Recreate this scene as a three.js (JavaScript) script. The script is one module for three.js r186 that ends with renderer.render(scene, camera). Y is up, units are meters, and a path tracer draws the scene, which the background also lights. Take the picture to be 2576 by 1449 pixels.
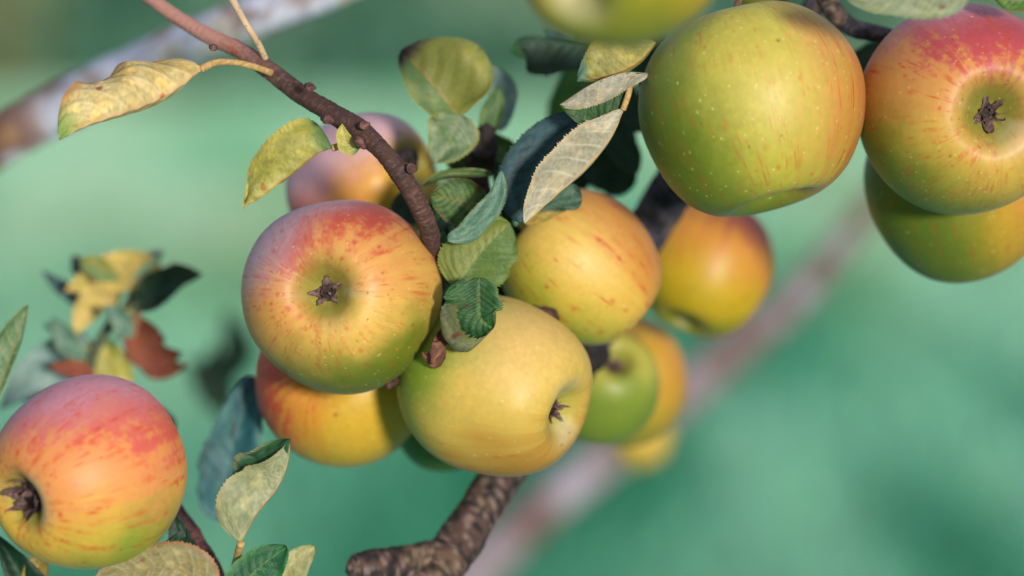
import * as THREE from 'three';
import { mergeGeometries } from 'three/addons/utils/BufferGeometryUtils.js';

// ------------------------------------------------------------------ camera
const scene = new THREE.Scene();
const FOCUS = 1.45, HALF = 0.1359, PW = 2576, PH = 1449;          // focus distance (m), tangent of half the horizontal angle, picture units
const VFOV = 2 * Math.atan(HALF * PH / PW) * 180 / Math.PI;
const camera = new THREE.PerspectiveCamera(VFOV, PW / PH, 0.05, 900);
const PITCH = -5 * Math.PI / 180;
camera.position.set(0, 1.5, 0);
camera.rotation.set(PITCH, 0, 0);
camera.focus = FOCUS - 0.018;
camera.userData.fStop = 3.95;
scene.add(camera);
camera.updateMatrixWorld(true);

// ------------------------------------------------------------------ light
const RIGHT = new THREE.Vector3(1, 0, 0), UP = new THREE.Vector3(0, Math.cos(PITCH), Math.sin(PITCH));
const TOCAM = new THREE.Vector3(0, -Math.sin(PITCH), Math.cos(PITCH));
const view = (x, y, z) => new THREE.Vector3().addScaledVector(RIGHT, x).addScaledVector(UP, y).addScaledVector(TOCAM, z);
const SUN = view(0.35, 0.06, 0.93).normalize();                    // low evening sun behind the photographer's right shoulder
const sun = new THREE.DirectionalLight(new THREE.Color(1.0, 0.92, 0.82), 3.5);
sun.position.copy(SUN).multiplyScalar(30); sun.target.position.set(0, 1.3, -1.5);
sun.castShadow = true; sun.shadow.radius = 13; sun.shadow.mapSize.set(4096, 4096);
Object.assign(sun.shadow.camera, { left: -12, right: 12, top: 12, bottom: -12, near: 1, far: 90 });
scene.add(sun, sun.target);
{ // clear evening sky, hazy and paler near the horizon, warmer round the sun
  const w = 256, h = 128, d = new Float32Array(w * h * 4);
  for (let j = 0; j < h; j++) for (let i = 0; i < w; i++) {
    const el = ((j + 0.5) / h - 0.5) * Math.PI, az = ((i + 0.5) / w - 0.5) * 2 * Math.PI;
    const y = Math.sin(el), c = Math.cos(el), dir = [Math.cos(az) * c, y, Math.sin(az) * c];
    const cs = Math.max(0, dir[0] * SUN.x + dir[1] * SUN.y + dir[2] * SUN.z);
    const k = Math.pow(1 - Math.max(0, y), 2.2), g = Math.pow(cs, 5);
    const a = [0.25, 0.32, 0.44], b = [0.34, 0.37, 0.43], s = [0.75, 0.5, 0.26];
    for (let q = 0; q < 3; q++) d[(j * w + i) * 4 + q] = y > 0 ? a[q] + (b[q] - a[q]) * k + s[q] * g * 0.7 : 0.12;
    d[(j * w + i) * 4 + 3] = 1;
  }
  const t = new THREE.DataTexture(d, w, h, THREE.RGBAFormat, THREE.FloatType);
  t.mapping = THREE.EquirectangularReflectionMapping; t.minFilter = t.magFilter = THREE.LinearFilter; t.needsUpdate = true;
  scene.background = t; scene.environment = t;
}
const renderer = new THREE.WebGLRenderer({ antialias: true });
renderer.toneMapping = THREE.LinearToneMapping;
renderer.toneMappingExposure = 1.16;
renderer.shadowMap.enabled = true;

// ------------------------------------------------------------------ helpers
const clamp = (x, a = 0, b = 1) => Math.min(b, Math.max(a, x));
const sst = (a, b, x) => { const t = clamp((x - a) / (b - a)); return t * t * (3 - 2 * t); };
const lerp = (a, b, t) => a + (b - a) * t;
const mix3 = (a, b, t) => [lerp(a[0], b[0], t), lerp(a[1], b[1], t), lerp(a[2], b[2], t)];
const lin = (c) => { c = clamp(c / 255); return c <= 0.04045 ? c / 12.92 : Math.pow((c + 0.055) / 1.055, 2.4); };
function rng(seed) { let a = seed * 2654435761 >>> 0; return () => { a = (a + 0x6D2B79F5) | 0; let t = Math.imul(a ^ (a >>> 15), 1 | a); t = (t + Math.imul(t ^ (t >>> 7), 61 | t)) ^ t; return ((t ^ (t >>> 14)) >>> 0) / 4294967296; }; }
function hash(x, y, z) { let h = Math.imul(x, 374761393) + Math.imul(y, 668265263) + Math.imul(z, 1274126177) | 0; h = Math.imul(h ^ (h >>> 13), 1274126177); return ((h ^ (h >>> 16)) >>> 0) / 4294967296; }
function noise(x, y, z) {                                          // value noise, 0..1
  const X = Math.floor(x), Y = Math.floor(y), Z = Math.floor(z); let u = x - X, v = y - Y, w = z - Z;
  u = u * u * (3 - 2 * u); v = v * v * (3 - 2 * v); w = w * w * (3 - 2 * w);
  const a = lerp(lerp(hash(X, Y, Z), hash(X + 1, Y, Z), u), lerp(hash(X, Y + 1, Z), hash(X + 1, Y + 1, Z), u), v);
  const b = lerp(lerp(hash(X, Y, Z + 1), hash(X + 1, Y, Z + 1), u), lerp(hash(X, Y + 1, Z + 1), hash(X + 1, Y + 1, Z + 1), u), v);
  return lerp(a, b, w);
}
const fbm = (x, y, z, o = 3) => { let s = 0, a = 0.5, n = 0; for (let i = 0; i < o; i++) { s += a * noise(x, y, z); n += a; a *= 0.5; x = x * 2.03 + 7.1; y = y * 2.03 + 3.7; z = z * 2.03 + 1.3; } return s / n; };
const perM = (dz) => PW / 2 / (HALF * (FOCUS + dz));               // picture units in one metre at that depth
function at(x, y, dz = 0) { const s = perM(dz); return camera.position.clone().addScaledVector(RIGHT, (x - PW / 2) / s).addScaledVector(UP, (PH / 2 - y) / s).addScaledVector(TOCAM, -(FOCUS + dz)); }
const taken = {};
function numbered(n) { const k = taken[n] = (taken[n] ?? -1) + 1; return k ? n + '_' + String(k).padStart(3, '0') : n; }
function tag(o, label, category, group, kind) { if (label) o.userData.label = label; if (category) o.userData.category = category; if (group) o.userData.group = group; if (kind) o.userData.kind = kind; return o; }
function thing(name, label, category, pos, group) { const g = new THREE.Group(); g.name = numbered(name); g.position.copy(pos); scene.add(g); g.updateMatrixWorld(true); return tag(g, label, category, group); }
function part(name, geo, mat, parent, origin, label) {             // geometry comes in world coordinates; its mesh stands at `origin`
  const m = new THREE.Mesh(geo, mat); m.name = name; m.castShadow = m.receiveShadow = true;
  const pw = parent.userData.w ?? parent.position;
  geo.translate(-origin.x, -origin.y, -origin.z);
  m.position.copy(origin).sub(pw);
  Object.defineProperty(m.userData, 'w', { value: origin.clone(), enumerable: false });
  if (label) m.userData.label = label;
  parent.add(m); return m;
}
const skinMat = (map, o = {}) => new THREE.MeshPhysicalMaterial({ map, roughness: o.rough ?? 0.46, specularIntensity: 0.6, sheen: o.sheen ?? 0.12, clearcoat: 0.14, clearcoatRoughness: 0.4, sheenColor: new THREE.Color(0.80, 0.68, 0.86), sheenRoughness: 0.55 });
const woodMat = new THREE.MeshStandardMaterial({ vertexColors: true, roughness: 0.88 });
const leafMat = new THREE.MeshPhysicalMaterial({ vertexColors: true, roughness: 0.55, specularIntensity: 0.6, transmission: 0.2, thickness: 0, side: THREE.DoubleSide });
const dryMat = new THREE.MeshStandardMaterial({ vertexColors: true, roughness: 0.8, side: THREE.DoubleSide });

// ------------------------------------------------------------------ ground, grass, hedge
{
  const N = 512, px = new Uint8Array(N * N * 4);
  for (let j = 0; j < N; j++) for (let i = 0; i < N; i++) {
    const x = i / N * 24, y = j / N * 24;
    const n = 0.55 * fbm(x * 0.5, y * 0.5, 1.5, 3) + 0.45 * fbm(x * 2.2, y * 2.2, 9.5, 2);
    const c = mix3([74, 150, 118], [156, 208, 178], sst(0.3, 0.72, n)), g = 0.86 + 0.28 * hash(i, j, 5);
    const o = (j * N + i) * 4; px[o] = clamp(c[0] * g, 0, 255); px[o + 1] = clamp(c[1] * g, 0, 255); px[o + 2] = clamp(c[2] * g, 0, 255); px[o + 3] = 255;
  }
  const t = new THREE.DataTexture(px, N, N); t.colorSpace = THREE.SRGBColorSpace; t.wrapS = t.wrapT = THREE.MirroredRepeatWrapping; t.magFilter = THREE.LinearFilter; t.needsUpdate = true;
  const g = new THREE.PlaneGeometry(1600, 1600, 8, 8); g.rotateX(-Math.PI / 2);
  const uv = g.attributes.uv; for (let i = 0; i < uv.count; i++) uv.setXY(i, uv.getX(i) * 1600 / 24, uv.getY(i) * 1600 / 24);
  const m = new THREE.Mesh(g, new THREE.MeshStandardMaterial({ map: t, roughness: 0.95 })); m.name = 'ground'; m.receiveShadow = true;
  tag(m, 'green meadow ground far behind the apples, out of focus', 'ground', null, 'structure'); scene.add(m);

  const r = rng(11), blade = new THREE.BufferGeometry();
  blade.setAttribute('position', new THREE.Float32BufferAttribute([-0.006, 0, 0, 0.006, 0, 0, 0.004, 0.55, 0.05, -0.004, 0.55, 0.05, 0, 1, 0.22], 3));
  blade.setIndex([0, 1, 2, 0, 2, 3, 3, 2, 4]); blade.computeVertexNormals();
  const n = 150000, gm = new THREE.InstancedMesh(blade, new THREE.MeshStandardMaterial({ roughness: 0.7, side: THREE.DoubleSide }), n);
  const M = new THREE.Matrix4(), Q = new THREE.Quaternion(), E = new THREE.Euler(), col = new THREE.Color();
  for (let k = 0; k < n; k++) {
    const d = 7.5 + 38 * Math.pow(r(), 1.35), x = (r() * 2 - 1) * (d * 0.16 + 1.2);
    E.set((r() - 0.5) * 0.7, r() * 6.283, (r() - 0.5) * 0.7); Q.setFromEuler(E);
    const s = 0.05 + 0.09 * r(), w = 1 + 2.2 * d / 40;
    M.compose(new THREE.Vector3(x, 0, -d), Q, new THREE.Vector3(w, s, s)); gm.setMatrixAt(k, M);
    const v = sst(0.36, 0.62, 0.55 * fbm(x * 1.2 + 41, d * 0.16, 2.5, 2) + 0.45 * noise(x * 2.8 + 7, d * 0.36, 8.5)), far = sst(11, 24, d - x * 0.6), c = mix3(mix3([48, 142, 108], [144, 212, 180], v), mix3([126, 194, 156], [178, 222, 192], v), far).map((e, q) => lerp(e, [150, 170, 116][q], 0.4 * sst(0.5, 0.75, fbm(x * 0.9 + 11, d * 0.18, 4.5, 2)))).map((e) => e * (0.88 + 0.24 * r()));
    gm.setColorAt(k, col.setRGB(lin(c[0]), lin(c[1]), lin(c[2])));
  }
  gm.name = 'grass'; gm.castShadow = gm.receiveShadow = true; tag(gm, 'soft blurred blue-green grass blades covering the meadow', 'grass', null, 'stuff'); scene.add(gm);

  const leaf = new THREE.CircleGeometry(1, 5); leaf.scale(0.6, 1, 1);
  const hn = 22000, hm = new THREE.InstancedMesh(leaf, new THREE.MeshStandardMaterial({ roughness: 0.8, side: THREE.DoubleSide }), hn);
  for (let k = 0; k < hn; k++) {
    const x = (r() * 2 - 1) * 16, top = 3.2 + 2.4 * fbm(x * 0.35, 3.5, 0.5, 3), y = Math.pow(r(), 0.9) * top;
    const z = -41 + (1.3 * Math.sqrt(Math.max(0.05, 1 - y / top)) + 1.2 * noise(x * 0.8, y * 0.8, 4.5)) * (r() < 0.75 ? 1 : r());
    E.set(r() * 6.28, r() * 6.28, r() * 6.28); Q.setFromEuler(E); const s = 0.10 + 0.16 * r();
    M.compose(new THREE.Vector3(x, y, z), Q, new THREE.Vector3(s, s, s)); hm.setMatrixAt(k, M);
    const v = fbm(x * 0.45 + 9, y * 0.5, 6.5, 2);
    let c = mix3([66, 118, 94], [150, 174, 146], sst(0.3, 0.7, v));
    if (x < -4.2) c = mix3(c, [150, 138, 84], sst(-4.2, -5.6, x) * 0.7);
    gm && hm.setColorAt(k, col.setRGB(lin(c[0]), lin(c[1]), lin(c[2])).multiplyScalar(0.7 + 0.6 * r()));
  }
  hm.name = 'hedge'; hm.castShadow = hm.receiveShadow = true; tag(hm, 'dark blurred hedge of leaves at the far edge of the meadow', 'hedge', null, 'stuff'); scene.add(hm);
}

// ------------------------------------------------------------------ wood
// pts: [x, y, dz, half-width] in picture units; a knotty tapered limb with ring scars
function limbGeo(pts, { seed = 1, seg = 160, rad = 22, amp = 0.07, rings = 0.05, color, fine = 1, rough = 0.9 }) {
  const c = new THREE.CatmullRomCurve3(pts.map((p) => at(p[0], p[1], p[2])), false, 'centripetal');
  const R = pts.map((p) => p[3] / perM(p[2])), L = c.getLength(), fr = c.computeFrenetFrames(seg, false);
  const pos = [], col = [], idx = [], r0 = R.reduce((a, b) => a + b) / R.length;
  for (let i = 0; i <= seg; i++) {
    const t = i / seg, P = c.getPoint(t), f = t * (R.length - 1), k = Math.min(R.length - 2, Math.floor(f)), r = lerp(R[k], R[k + 1], sst(0, 1, f - k));
    for (let j = 0; j <= rad; j++) {
      const a = (j % rad) / rad * Math.PI * 2, ca = Math.cos(a), sa = Math.sin(a), z = t * L / r0;
      const lump = fbm(ca * 1.3 + seed * 9, sa * 1.3, z * 0.45, 2) - 0.5, grain = fbm(ca * 3 * fine + 5, sa * 3 * fine + seed, z * 2.4 * fine, 3) - 0.5;
      const ring = fbm(ca * 0.7, sa * 0.7 + seed, z * 5 * fine, 2) - 0.5;
      const rr = r * (1 + amp * 2 * lump + amp * 1.3 * grain + amp * rough * (fbm(ca * 7 + 2, sa * 7 + seed, z * 6, 2) - 0.5) + rings * 1.6 * ring);
      pos.push(P.x + (fr.normals[i].x * ca + fr.binormals[i].x * sa) * rr, P.y + (fr.normals[i].y * ca + fr.binormals[i].y * sa) * rr, P.z + (fr.normals[i].z * ca + fr.binormals[i].z * sa) * rr);
      const q = color(t, grain, ring, lump, [ca, sa, z]); col.push(lin(q[0]), lin(q[1]), lin(q[2]));
    }
  }
  for (let i = 0; i < seg; i++) for (let j = 0; j < rad; j++) { const a = i * (rad + 1) + j, b = a + rad + 1; idx.push(a, b, a + 1, b, b + 1, a + 1); }
  const ends = [[0, -1], [seg, 1]];
  for (const [i, s] of ends) {                                     // rounded end caps
    const P = c.getPoint(i / seg), T = c.getTangent(i / seg).multiplyScalar(s * R[i ? R.length - 1 : 0] * 0.5), n = pos.length / 3; P.add(T);
    pos.push(P.x, P.y, P.z); const b = i * (rad + 1); col.push(col[b * 3], col[b * 3 + 1], col[b * 3 + 2]);
    for (let j = 0; j < rad; j++) s < 0 ? idx.push(n, b + j, b + j + 1) : idx.push(n, b + j + 1, b + j);
  }
  const g = new THREE.BufferGeometry(); g.setAttribute('position', new THREE.Float32BufferAttribute(pos, 3)); g.setAttribute('color', new THREE.Float32BufferAttribute(col, 3)); g.setIndex(idx); g.computeVertexNormals();
  return g;
}
function limb(name, parent, pts, o, label) { return part(name, limbGeo(pts, o), woodMat, parent, at(pts[0][0], pts[0][1], pts[0][2]), label); }
const barkRed = (t, g, r, l, p) => {                               // smooth reddish wood above painted as sunlit, darker and ringed below
  let c = mix3([166, 120, 108], [70, 46, 40], sst(0.18, 0.42, t + g * 0.12));
  c = mix3(c, [150, 74, 56], sst(0.12, 0.3, l) * (1 - sst(0.2, 0.5, t)) * 0.8);
  c = mix3(c, [42, 32, 34], sst(0.02, 0.28, r + g * 0.5) * sst(0.2, 0.4, t) * 0.75);
  c = mix3(c, [124, 86, 72], sst(0.10, 0.3, -r) * sst(0.62, 0.78, t) * 0.8);
  return mix3(c, [186, 172, 166], sst(0.62, 0.8, noise(p[0] * 6, p[1] * 6, p[2] * 5)) * 0.2);
};
const barkMottle = (t, g, r, l, p) => {                            // dark old bark with pale lichen
  let c = mix3([78, 58, 52], [24, 21, 24], sst(-0.16, 0.16, g + l * 0.6)); c = mix3(c, g + l > 0 ? [24, 24, 34] : [62, 60, 78], sst(0.30, 0.42, t) * 0.75);
  c = mix3(c, [176, 154, 148], sst(0.52, 0.64, fbm(p[0] * 3 + 3, p[1] * 3, p[2] * 2.6, 4)) * 0.5 * (1 - 0.8 * sst(0.30, 0.42, t)));
  return mix3(c, [150, 126, 84], sst(0.68, 0.76, noise(p[0] * 1.3, p[1] * 1.3 + 8, p[2] * 0.9)) * 0.25);
};
const barkStub = (t, g, r, l, p) => barkMottle(t * 0.25, g, r, l, p);
const barkPale = (t, g, r, l, p) => {                              // silvery bark with brown patches and some yellow lichen
  let c = mix3([206, 212, 232], [160, 160, 178], sst(-0.2, 0.25, g));
  c = mix3(c, [112, 76, 62], clamp(sst(0.66, 0.76, fbm(p[0] + 3, p[1], p[2] * 0.6, 2)) * 0.6 + sst(0.3, 0.16, t) * sst(0.35, 0.6, noise(p[0] + 9, p[1], p[2] * 0.8)) * 0.9));
  return mix3(c, [206, 170, 100], sst(0.66, 0.74, noise(p[0] + 1, p[1] + 8, p[2] * 0.7)) * 0.3);
};
const barkMauve = (t, g, r, l, p) => mix3([118, 100, 102], mix3([92, 66, 60], [150, 146, 158], sst(0.3, 0.7, noise(3, 1, p[2] * 0.75))), sst(-0.2, 0.2, g + l) * 0.9);
const plain = (a, b) => (t, g) => mix3(a, b, sst(-0.2, 0.2, g));

// ------------------------------------------------------------------ leaves
// mid: midrib in picture units, stalk end first; R is the half on the right of the direction of travel as seen from the camera
const Vn = (v) => v.normalize();
function leafMesh(parent, s) {
  const seed = s.seed, r = rng(seed), dz0 = s.dz ?? 0, nt = s.fine ? 150 : 60, nw = s.fine ? 30 : 14;
  const pts = s.mid.map((p) => at(p[0], p[1], dz0 + (p[2] ?? 0))), curve = new THREE.CatmullRomCurve3(pts, false, 'centripetal');
  const mid = s.mid[s.mid.length >> 1], k = 1 / perM(dz0 + (mid[2] ?? 0));
  const half = { 1: (s.R?.w ?? 60) * k, [-1]: (s.L?.w ?? 60) * k }, len = curve.getLength(), teeth = s.teeth ?? Math.max(16, Math.round(len / k / 7));
  const peak = s.peak ?? 0.4;
  const faceN = s.face ?? 1, pal = s.pal, layers = [[], []], cols = [[], []];
  const idx = [], row = 2 * nw + 1;
  for (let i = 0; i <= nt; i++) {
    const t = i / nt, P = curve.getPoint(t), T = curve.getTangent(t).normalize();
    const roll = THREE.MathUtils.degToRad(lerp(s.roll ?? 0, s.roll1 ?? s.roll ?? 0, t));
    let N = TOCAM.clone().addScaledVector(T, -TOCAM.dot(T)); Vn(N); N.applyAxisAngle(T, roll); const S = new THREE.Vector3().crossVectors(T, N).normalize();
    const line = [];
    for (const sg of [-1, 1]) {
      const q = (sg > 0 ? s.R : s.L) ?? {}, f0 = THREE.MathUtils.degToRad(q.fold ?? 12), curl = THREE.MathUtils.degToRad(q.curl ?? 10), c0 = q.c0 ?? 0, c1 = q.c1 ?? 1;
      const pk = q.peak ?? peak, eb = (q.blunt ?? s.blunt ?? 0.8) * 1.15, ea = eb * pk / (1 - pk), wid = half[sg] * Math.pow(t / pk, ea) * Math.pow((1 - t) / (1 - pk), eb) + 0.0002;
      const saw = (t * teeth) % 1, bite = (s.tooth ?? 0.075) * (saw * saw - 0.3) * (0.3 + 1.4 * hash(Math.floor(t * teeth), sg + 2, seed)) * sst(0, 0.1, t) * 6;
      const rag = 1 + (s.ragged ?? 0.1) * (noise(t * 7 + seed, sg * 3.3 + 9, 2.5) - 0.5) * 2 - 0.2 * sst(0.8, 0.9, noise(t * 9 + seed * 2, sg * 5.3 + 3, 7.5));
      let p = P.clone(), nl = N.clone(); const side = [];
      for (let j = 0; j <= nw; j++) {
        const w = j / nw; if (j) { const a = f0 + curl * sst(c0, c1, w - 0.5 / nw), dw = wid * rag / nw * (1 + (w > 0.84 ? bite : 0)); nl = N.clone().multiplyScalar(Math.cos(a)).addScaledVector(S, -sg * Math.sin(a)); p = p.clone().addScaledVector(S, sg * Math.cos(a) * dw).addScaledVector(N, Math.sin(a) * dw); }
        const wave = (noise(t * 4 + seed * 3, w * 1.5 + sg * 2 + 5, seed) - 0.5) * (s.wave ?? 0.55) * half[sg] * w * sst(0, 0.15, t);
        const vp = (t - (0.3 * w + 0.25 * w * w) * half[sg] / len * 1.4 + 0.012 * noise(t * 9, w * 4, seed + sg)) * (s.veins ?? 9) + sg * 0.22, vf = Math.abs(vp - Math.round(vp)) * 2, vein = sst(0.2, 0.0, vf) * sst(1.0, 0.5, w) * sst(0.02, 0.1, w);
        const rib = sst(0.07, 0.015, w), net = noise(t * 60 + 3, w * 22 + sg * 40 + 50, seed);
        const puff = (vf - 0.4) * 0.025 * half[sg] * (1 - w * 0.5) + (net - 0.5) * 0.01 * half[sg];
        side.push({ p: p.clone().addScaledVector(nl, wave + puff * faceN), nl: nl.clone(), w, vein, rib, net });
      }
      line.push(side);
    }
    const full = [...line[0].slice(1).reverse().map((o) => ({ ...o, sg: -1 })), ...line[1].map((o) => ({ ...o, sg: 1 }))];
    for (let m = 0; m < row; m++) {
      const o = full[m];
      for (const ly of [0, 1]) {                                   // 0 faces N, 1 faces away
        const d = (ly ? -1 : 1) * 0.00011 * (1 - o.w * 0.9) * (o.w > 0.999 || i === 0 || i === nt ? 0 : 1) + (o.rib ? (ly === (faceN > 0 ? 1 : 0) ? (ly ? -1 : 1) * 0.0003 * o.rib * (1 - t * 0.7) : 0) : 0);
        const pp = o.p.clone().addScaledVector(o.nl, d); layers[ly].push(pp.x, pp.y, pp.z);
        const topSide = (ly === 0) === (faceN > 0);
        const C = topSide ? pal.top : pal.under ?? pal.top;
        const n1 = fbm(t * 5 + seed * 5, o.w * 2.4 * o.sg + 20, seed + 0.5, 3);
        let c = mix3(C[0], C[1], sst(0.3, 0.7, n1));
        c = mix3(c, [c[0] * 0.66, c[1] * 0.7, c[2] * 0.66], (1 - o.net) * 0.6); c = mix3(c, [c[0] * 1.22, c[1] * 1.16, c[2] * 1.05], sst(0.5, 0.8, fbm(t * 11 + 2, o.w * 5 * o.sg + 9, seed + 3, 2)) * 0.7);
        if (pal.side) c = mix3(c, o.sg > 0 ? pal.side[1] : pal.side[0], 0.55);
        c = mix3(c, pal.vein ?? mix3(C[1], [236, 226, 190], 0.4), clamp(o.vein * (topSide ? 0.16 : 0.6)));
        c = mix3(c, pal.rib ?? mix3(C[1], [226, 190, 140], 0.5), o.rib * (topSide ? 0.5 : 0.8));
        const sp = noise(t * 13 + seed, o.w * 5 * o.sg + 30, seed * 2 + 0.5); c = mix3(c, pal.spot ?? [120, 74, 46], sst(s.spots ?? 0.8, (s.spots ?? 0.8) + 0.1, sp) * 0.8);
        if (pal.edge) c = mix3(c, pal.edge, sst(0.80, 0.97, o.w + 0.12 * (n1 - 0.5)) * (pal.edgeK ?? 0.7));
        if (pal.tip) c = mix3(c, pal.tip, sst(0.78, 0.98, t + 0.1 * (n1 - 0.5)));
        if (pal.base) c = mix3(c, pal.base, sst(0.22, 0.02, t));
        cols[ly].push(lin(c[0]) * 0.86, lin(c[1]) * 0.86, lin(c[2]) * 0.84);
      }
    }
  }
  for (let i = 0; i < nt; i++) for (let j = 0; j < row - 1; j++) { const a = i * row + j, b = a + row; idx.push(a, a + 1, b, b, a + 1, b + 1); }
  const gs = layers.map((p, ly) => { const g = new THREE.BufferGeometry(); g.setAttribute('position', new THREE.Float32BufferAttribute(p, 3)); g.setAttribute('color', new THREE.Float32BufferAttribute(cols[ly], 3)); g.setIndex(ly ? idx.map((_, q) => idx[q - (q % 3) + 2 - (q % 3)]) : idx); g.computeVertexNormals(); return g; });
  const m = part('leaf', mergeGeometries(gs), s.dry ? dryMat : leafMat, parent, pts[0], s.label);
  if (s.stalk) {
    const q = s.stalk.map((p) => [p[0], p[1], dz0 + (p[2] ?? 0), p[3] ?? 7]);
    part('petiole', limbGeo(q, { seed: seed + 3, seg: 40, rad: 10, amp: 0.03, rings: 0.01, color: plain(pal.stalk ?? [196, 166, 104], pal.stalk2 ?? [158, 120, 78]) }), woodMat, m, pts[0]);
  }
  return m;
}

// ------------------------------------------------------------------ apples
const PROFILE = [[0, -0.60], [0.06, -0.605], [0.13, -0.64], [0.22, -0.735], [0.31, -0.82], [0.43, -0.85], [0.58, -0.80], [0.75, -0.655], [0.90, -0.40], [0.985, -0.08], [0.985, 0.20], [0.90, 0.46], [0.745, 0.675], [0.56, 0.80], [0.40, 0.825], [0.27, 0.75], [0.15, 0.60], [0.06, 0.46], [0, 0.42]];
function profile(h, dip) { return new THREE.CatmullRomCurve3(PROFILE.map(([x, y]) => new THREE.Vector3(x, (y < 0 && x < 0.4 ? lerp(-0.84, y, dip * sst(0.44, 0.05, x) + (1 - sst(0.44, 0.05, x))) : y) * h, 0)), false, 'catmullrom', 0.5); }
const LAV = [206, 176, 190];
function apple(s) {
  const seed = s.seed, r = rng(seed), dz = s.dz ?? 0, C = at(s.x, s.y, dz), R = s.r / perM(dz), prof = profile(s.h ?? 1.08, s.dip ?? 1);
  const g = thing('apple', s.label, 'apple', C, s.group ?? 'apples hanging on the tree');
  // local -y is the eye of the apple, +y its stalk
  const eye = view(...s.eye).normalize(), q = new THREE.Quaternion().setFromUnitVectors(new THREE.Vector3(0, -1, 0), eye);
  q.multiply(new THREE.Quaternion().setFromAxisAngle(new THREE.Vector3(0, 1, 0), s.spin ?? 0)); g.quaternion.copy(q);
  const toView = (v) => { const w = v.clone().applyQuaternion(q); return [w.dot(RIGHT), w.dot(UP), w.dot(TOCAM)]; };
  const lump = (x, y, z) => 1 + (s.lump ?? 0.035) * 2 * (noise(x * 1.2 + seed * 7, y * 1.2, z * 1.2) - 0.5);
  const posAt = (u, v) => { const p = prof.getPoint(v), a = u * Math.PI * 2, rib = 1 + 0.018 * Math.cos(5 * a + seed) * sst(0.5, 0.1, v) * sst(0.02, 0.2, v); const x = Math.cos(a) * p.x * rib, z = Math.sin(a) * p.x * rib, k = lump(x, p.y, z); return new THREE.Vector3(x * k, p.y * k, z * k); };
  const nu = s.fine ? 112 : 64, nv = s.fine ? 88 : 48, pos = [], uv = [], idx = [];
  for (let j = 0; j <= nv; j++) for (let i = 0; i <= nu; i++) { const p = posAt((i % nu) / nu, j / nv).multiplyScalar(R); pos.push(p.x, p.y, p.z); uv.push(i / nu, j / nv); }
  for (let j = 0; j < nv; j++) for (let i = 0; i < nu; i++) { const a = j * (nu + 1) + i, b = a + nu + 1; idx.push(a, b, a + 1, b, b + 1, a + 1); }
  const geo = new THREE.BufferGeometry(); geo.setAttribute('position', new THREE.Float32BufferAttribute(pos, 3)); geo.setAttribute('uv', new THREE.Float32BufferAttribute(uv, 2)); geo.setIndex(idx); geo.computeVertexNormals();
  { const n = geo.attributes.normal; for (let j = 0; j <= nv; j++) { const a = j * (nu + 1), b = a + nu, m = new THREE.Vector3().fromBufferAttribute(n, a).add(new THREE.Vector3().fromBufferAttribute(n, b)).normalize(); n.setXYZ(a, m.x, m.y, m.z); n.setXYZ(b, m.x, m.y, m.z); } }
  // skin colours
  const W = s.fine ? 1024 : 384, H = s.fine ? 640 : 240, px = new Uint8Array(W * H * 4), dash = new Float32Array(W * H), dot = new Float32Array(W * H), dirt = new Float32Array(W * H);
  const stamp = (buf, u, v, su, sv, a) => { const U = u * W, V = v * H, ru = Math.ceil(su * 2.2), rv = Math.ceil(sv * 2.2); for (let y = Math.floor(V - rv); y <= V + rv; y++) { if (y < 0 || y >= H) continue; for (let x = Math.floor(U - ru); x <= U + ru; x++) { const e = ((x - U) / su) ** 2 + ((y - V) / sv) ** 2; const o = y * W + ((x % W) + W) % W; buf[o] = Math.max(buf[o], a * Math.exp(-e)); } } };
  const k = W / 1024, ks = H / 640;
  const rad = (v) => Math.max(0.12, prof.getPoint(v).x);
  for (let n = 0; n < (s.dashes ?? 260); n++) { const v = 0.2 + 0.6 * r(), u = r(), gN = 1 + Math.floor(r() * r() * 9), sp = 0.02 + 0.3 * r(), st = 0.3 + 0.7 * r(); for (let m = 0; m < gN; m++) { const vv = clamp(v + (r() - 0.5) * sp, 0.16, 0.86); stamp(dash, u + (r() - 0.5) * 0.012, vv, (0.8 + 2.0 * r() ** 3) * (s.dashW ?? 1) * k / rad(vv), (2.5 + 13 * r() ** 2) * ks, st * (0.5 + 0.5 * r())); } }
  for (let n = 0; n < (s.dots ?? 520); n++) { const v = 0.06 + 0.86 * r(); if (r() > rad(v)) continue; const z = (1.25 + 1.2 * r() * r()) * k; stamp(dot, r(), v, z / rad(v), z * 0.8, 0.4 + 0.6 * r()); }
  for (let n = 0; n < (s.specks ?? 26); n++) { const v = 0.15 + 0.7 * r(), z = (1.2 + 3.5 * r() ** 4) * k; stamp(dirt, r(), v, z / rad(v), z * (0.6 + r()), 0.5 + 0.5 * r()); }
  const nd = (d) => { const l = Math.hypot(...d); return d.map((e) => e / l); };
  const bd = nd(s.blush ?? [0, 1, 0]), md = nd(s.bloomSheen ?? s.blush ?? [0, 1, 0]), gd = nd(s.greenDir ?? [0, -1, 0]);
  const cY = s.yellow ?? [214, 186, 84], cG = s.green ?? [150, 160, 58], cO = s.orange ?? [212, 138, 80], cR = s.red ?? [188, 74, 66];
  for (let j = 0; j < H; j++) for (let i = 0; i < W; i++) {
    const u = (i + 0.5) / W, v = (j + 0.5) / H, P = posAt(u, v), D = P.clone().normalize(), n = toView(D), o = j * W + i;
    const dt = (d) => n[0] * d[0] + n[1] * d[1] + n[2] * d[2];
    const a = u * Math.PI * 2, ca = Math.cos(a), sa = Math.sin(a);
    const n1 = fbm(P.x * 2.2 + seed * 3, P.y * 2.2, P.z * 2.2, 3), st = fbm(ca * 9 + seed, sa * 9, v * 3.2, 3), fi = fbm(P.x * 22, P.y * 22, P.z * 22 + seed, 2);
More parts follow.
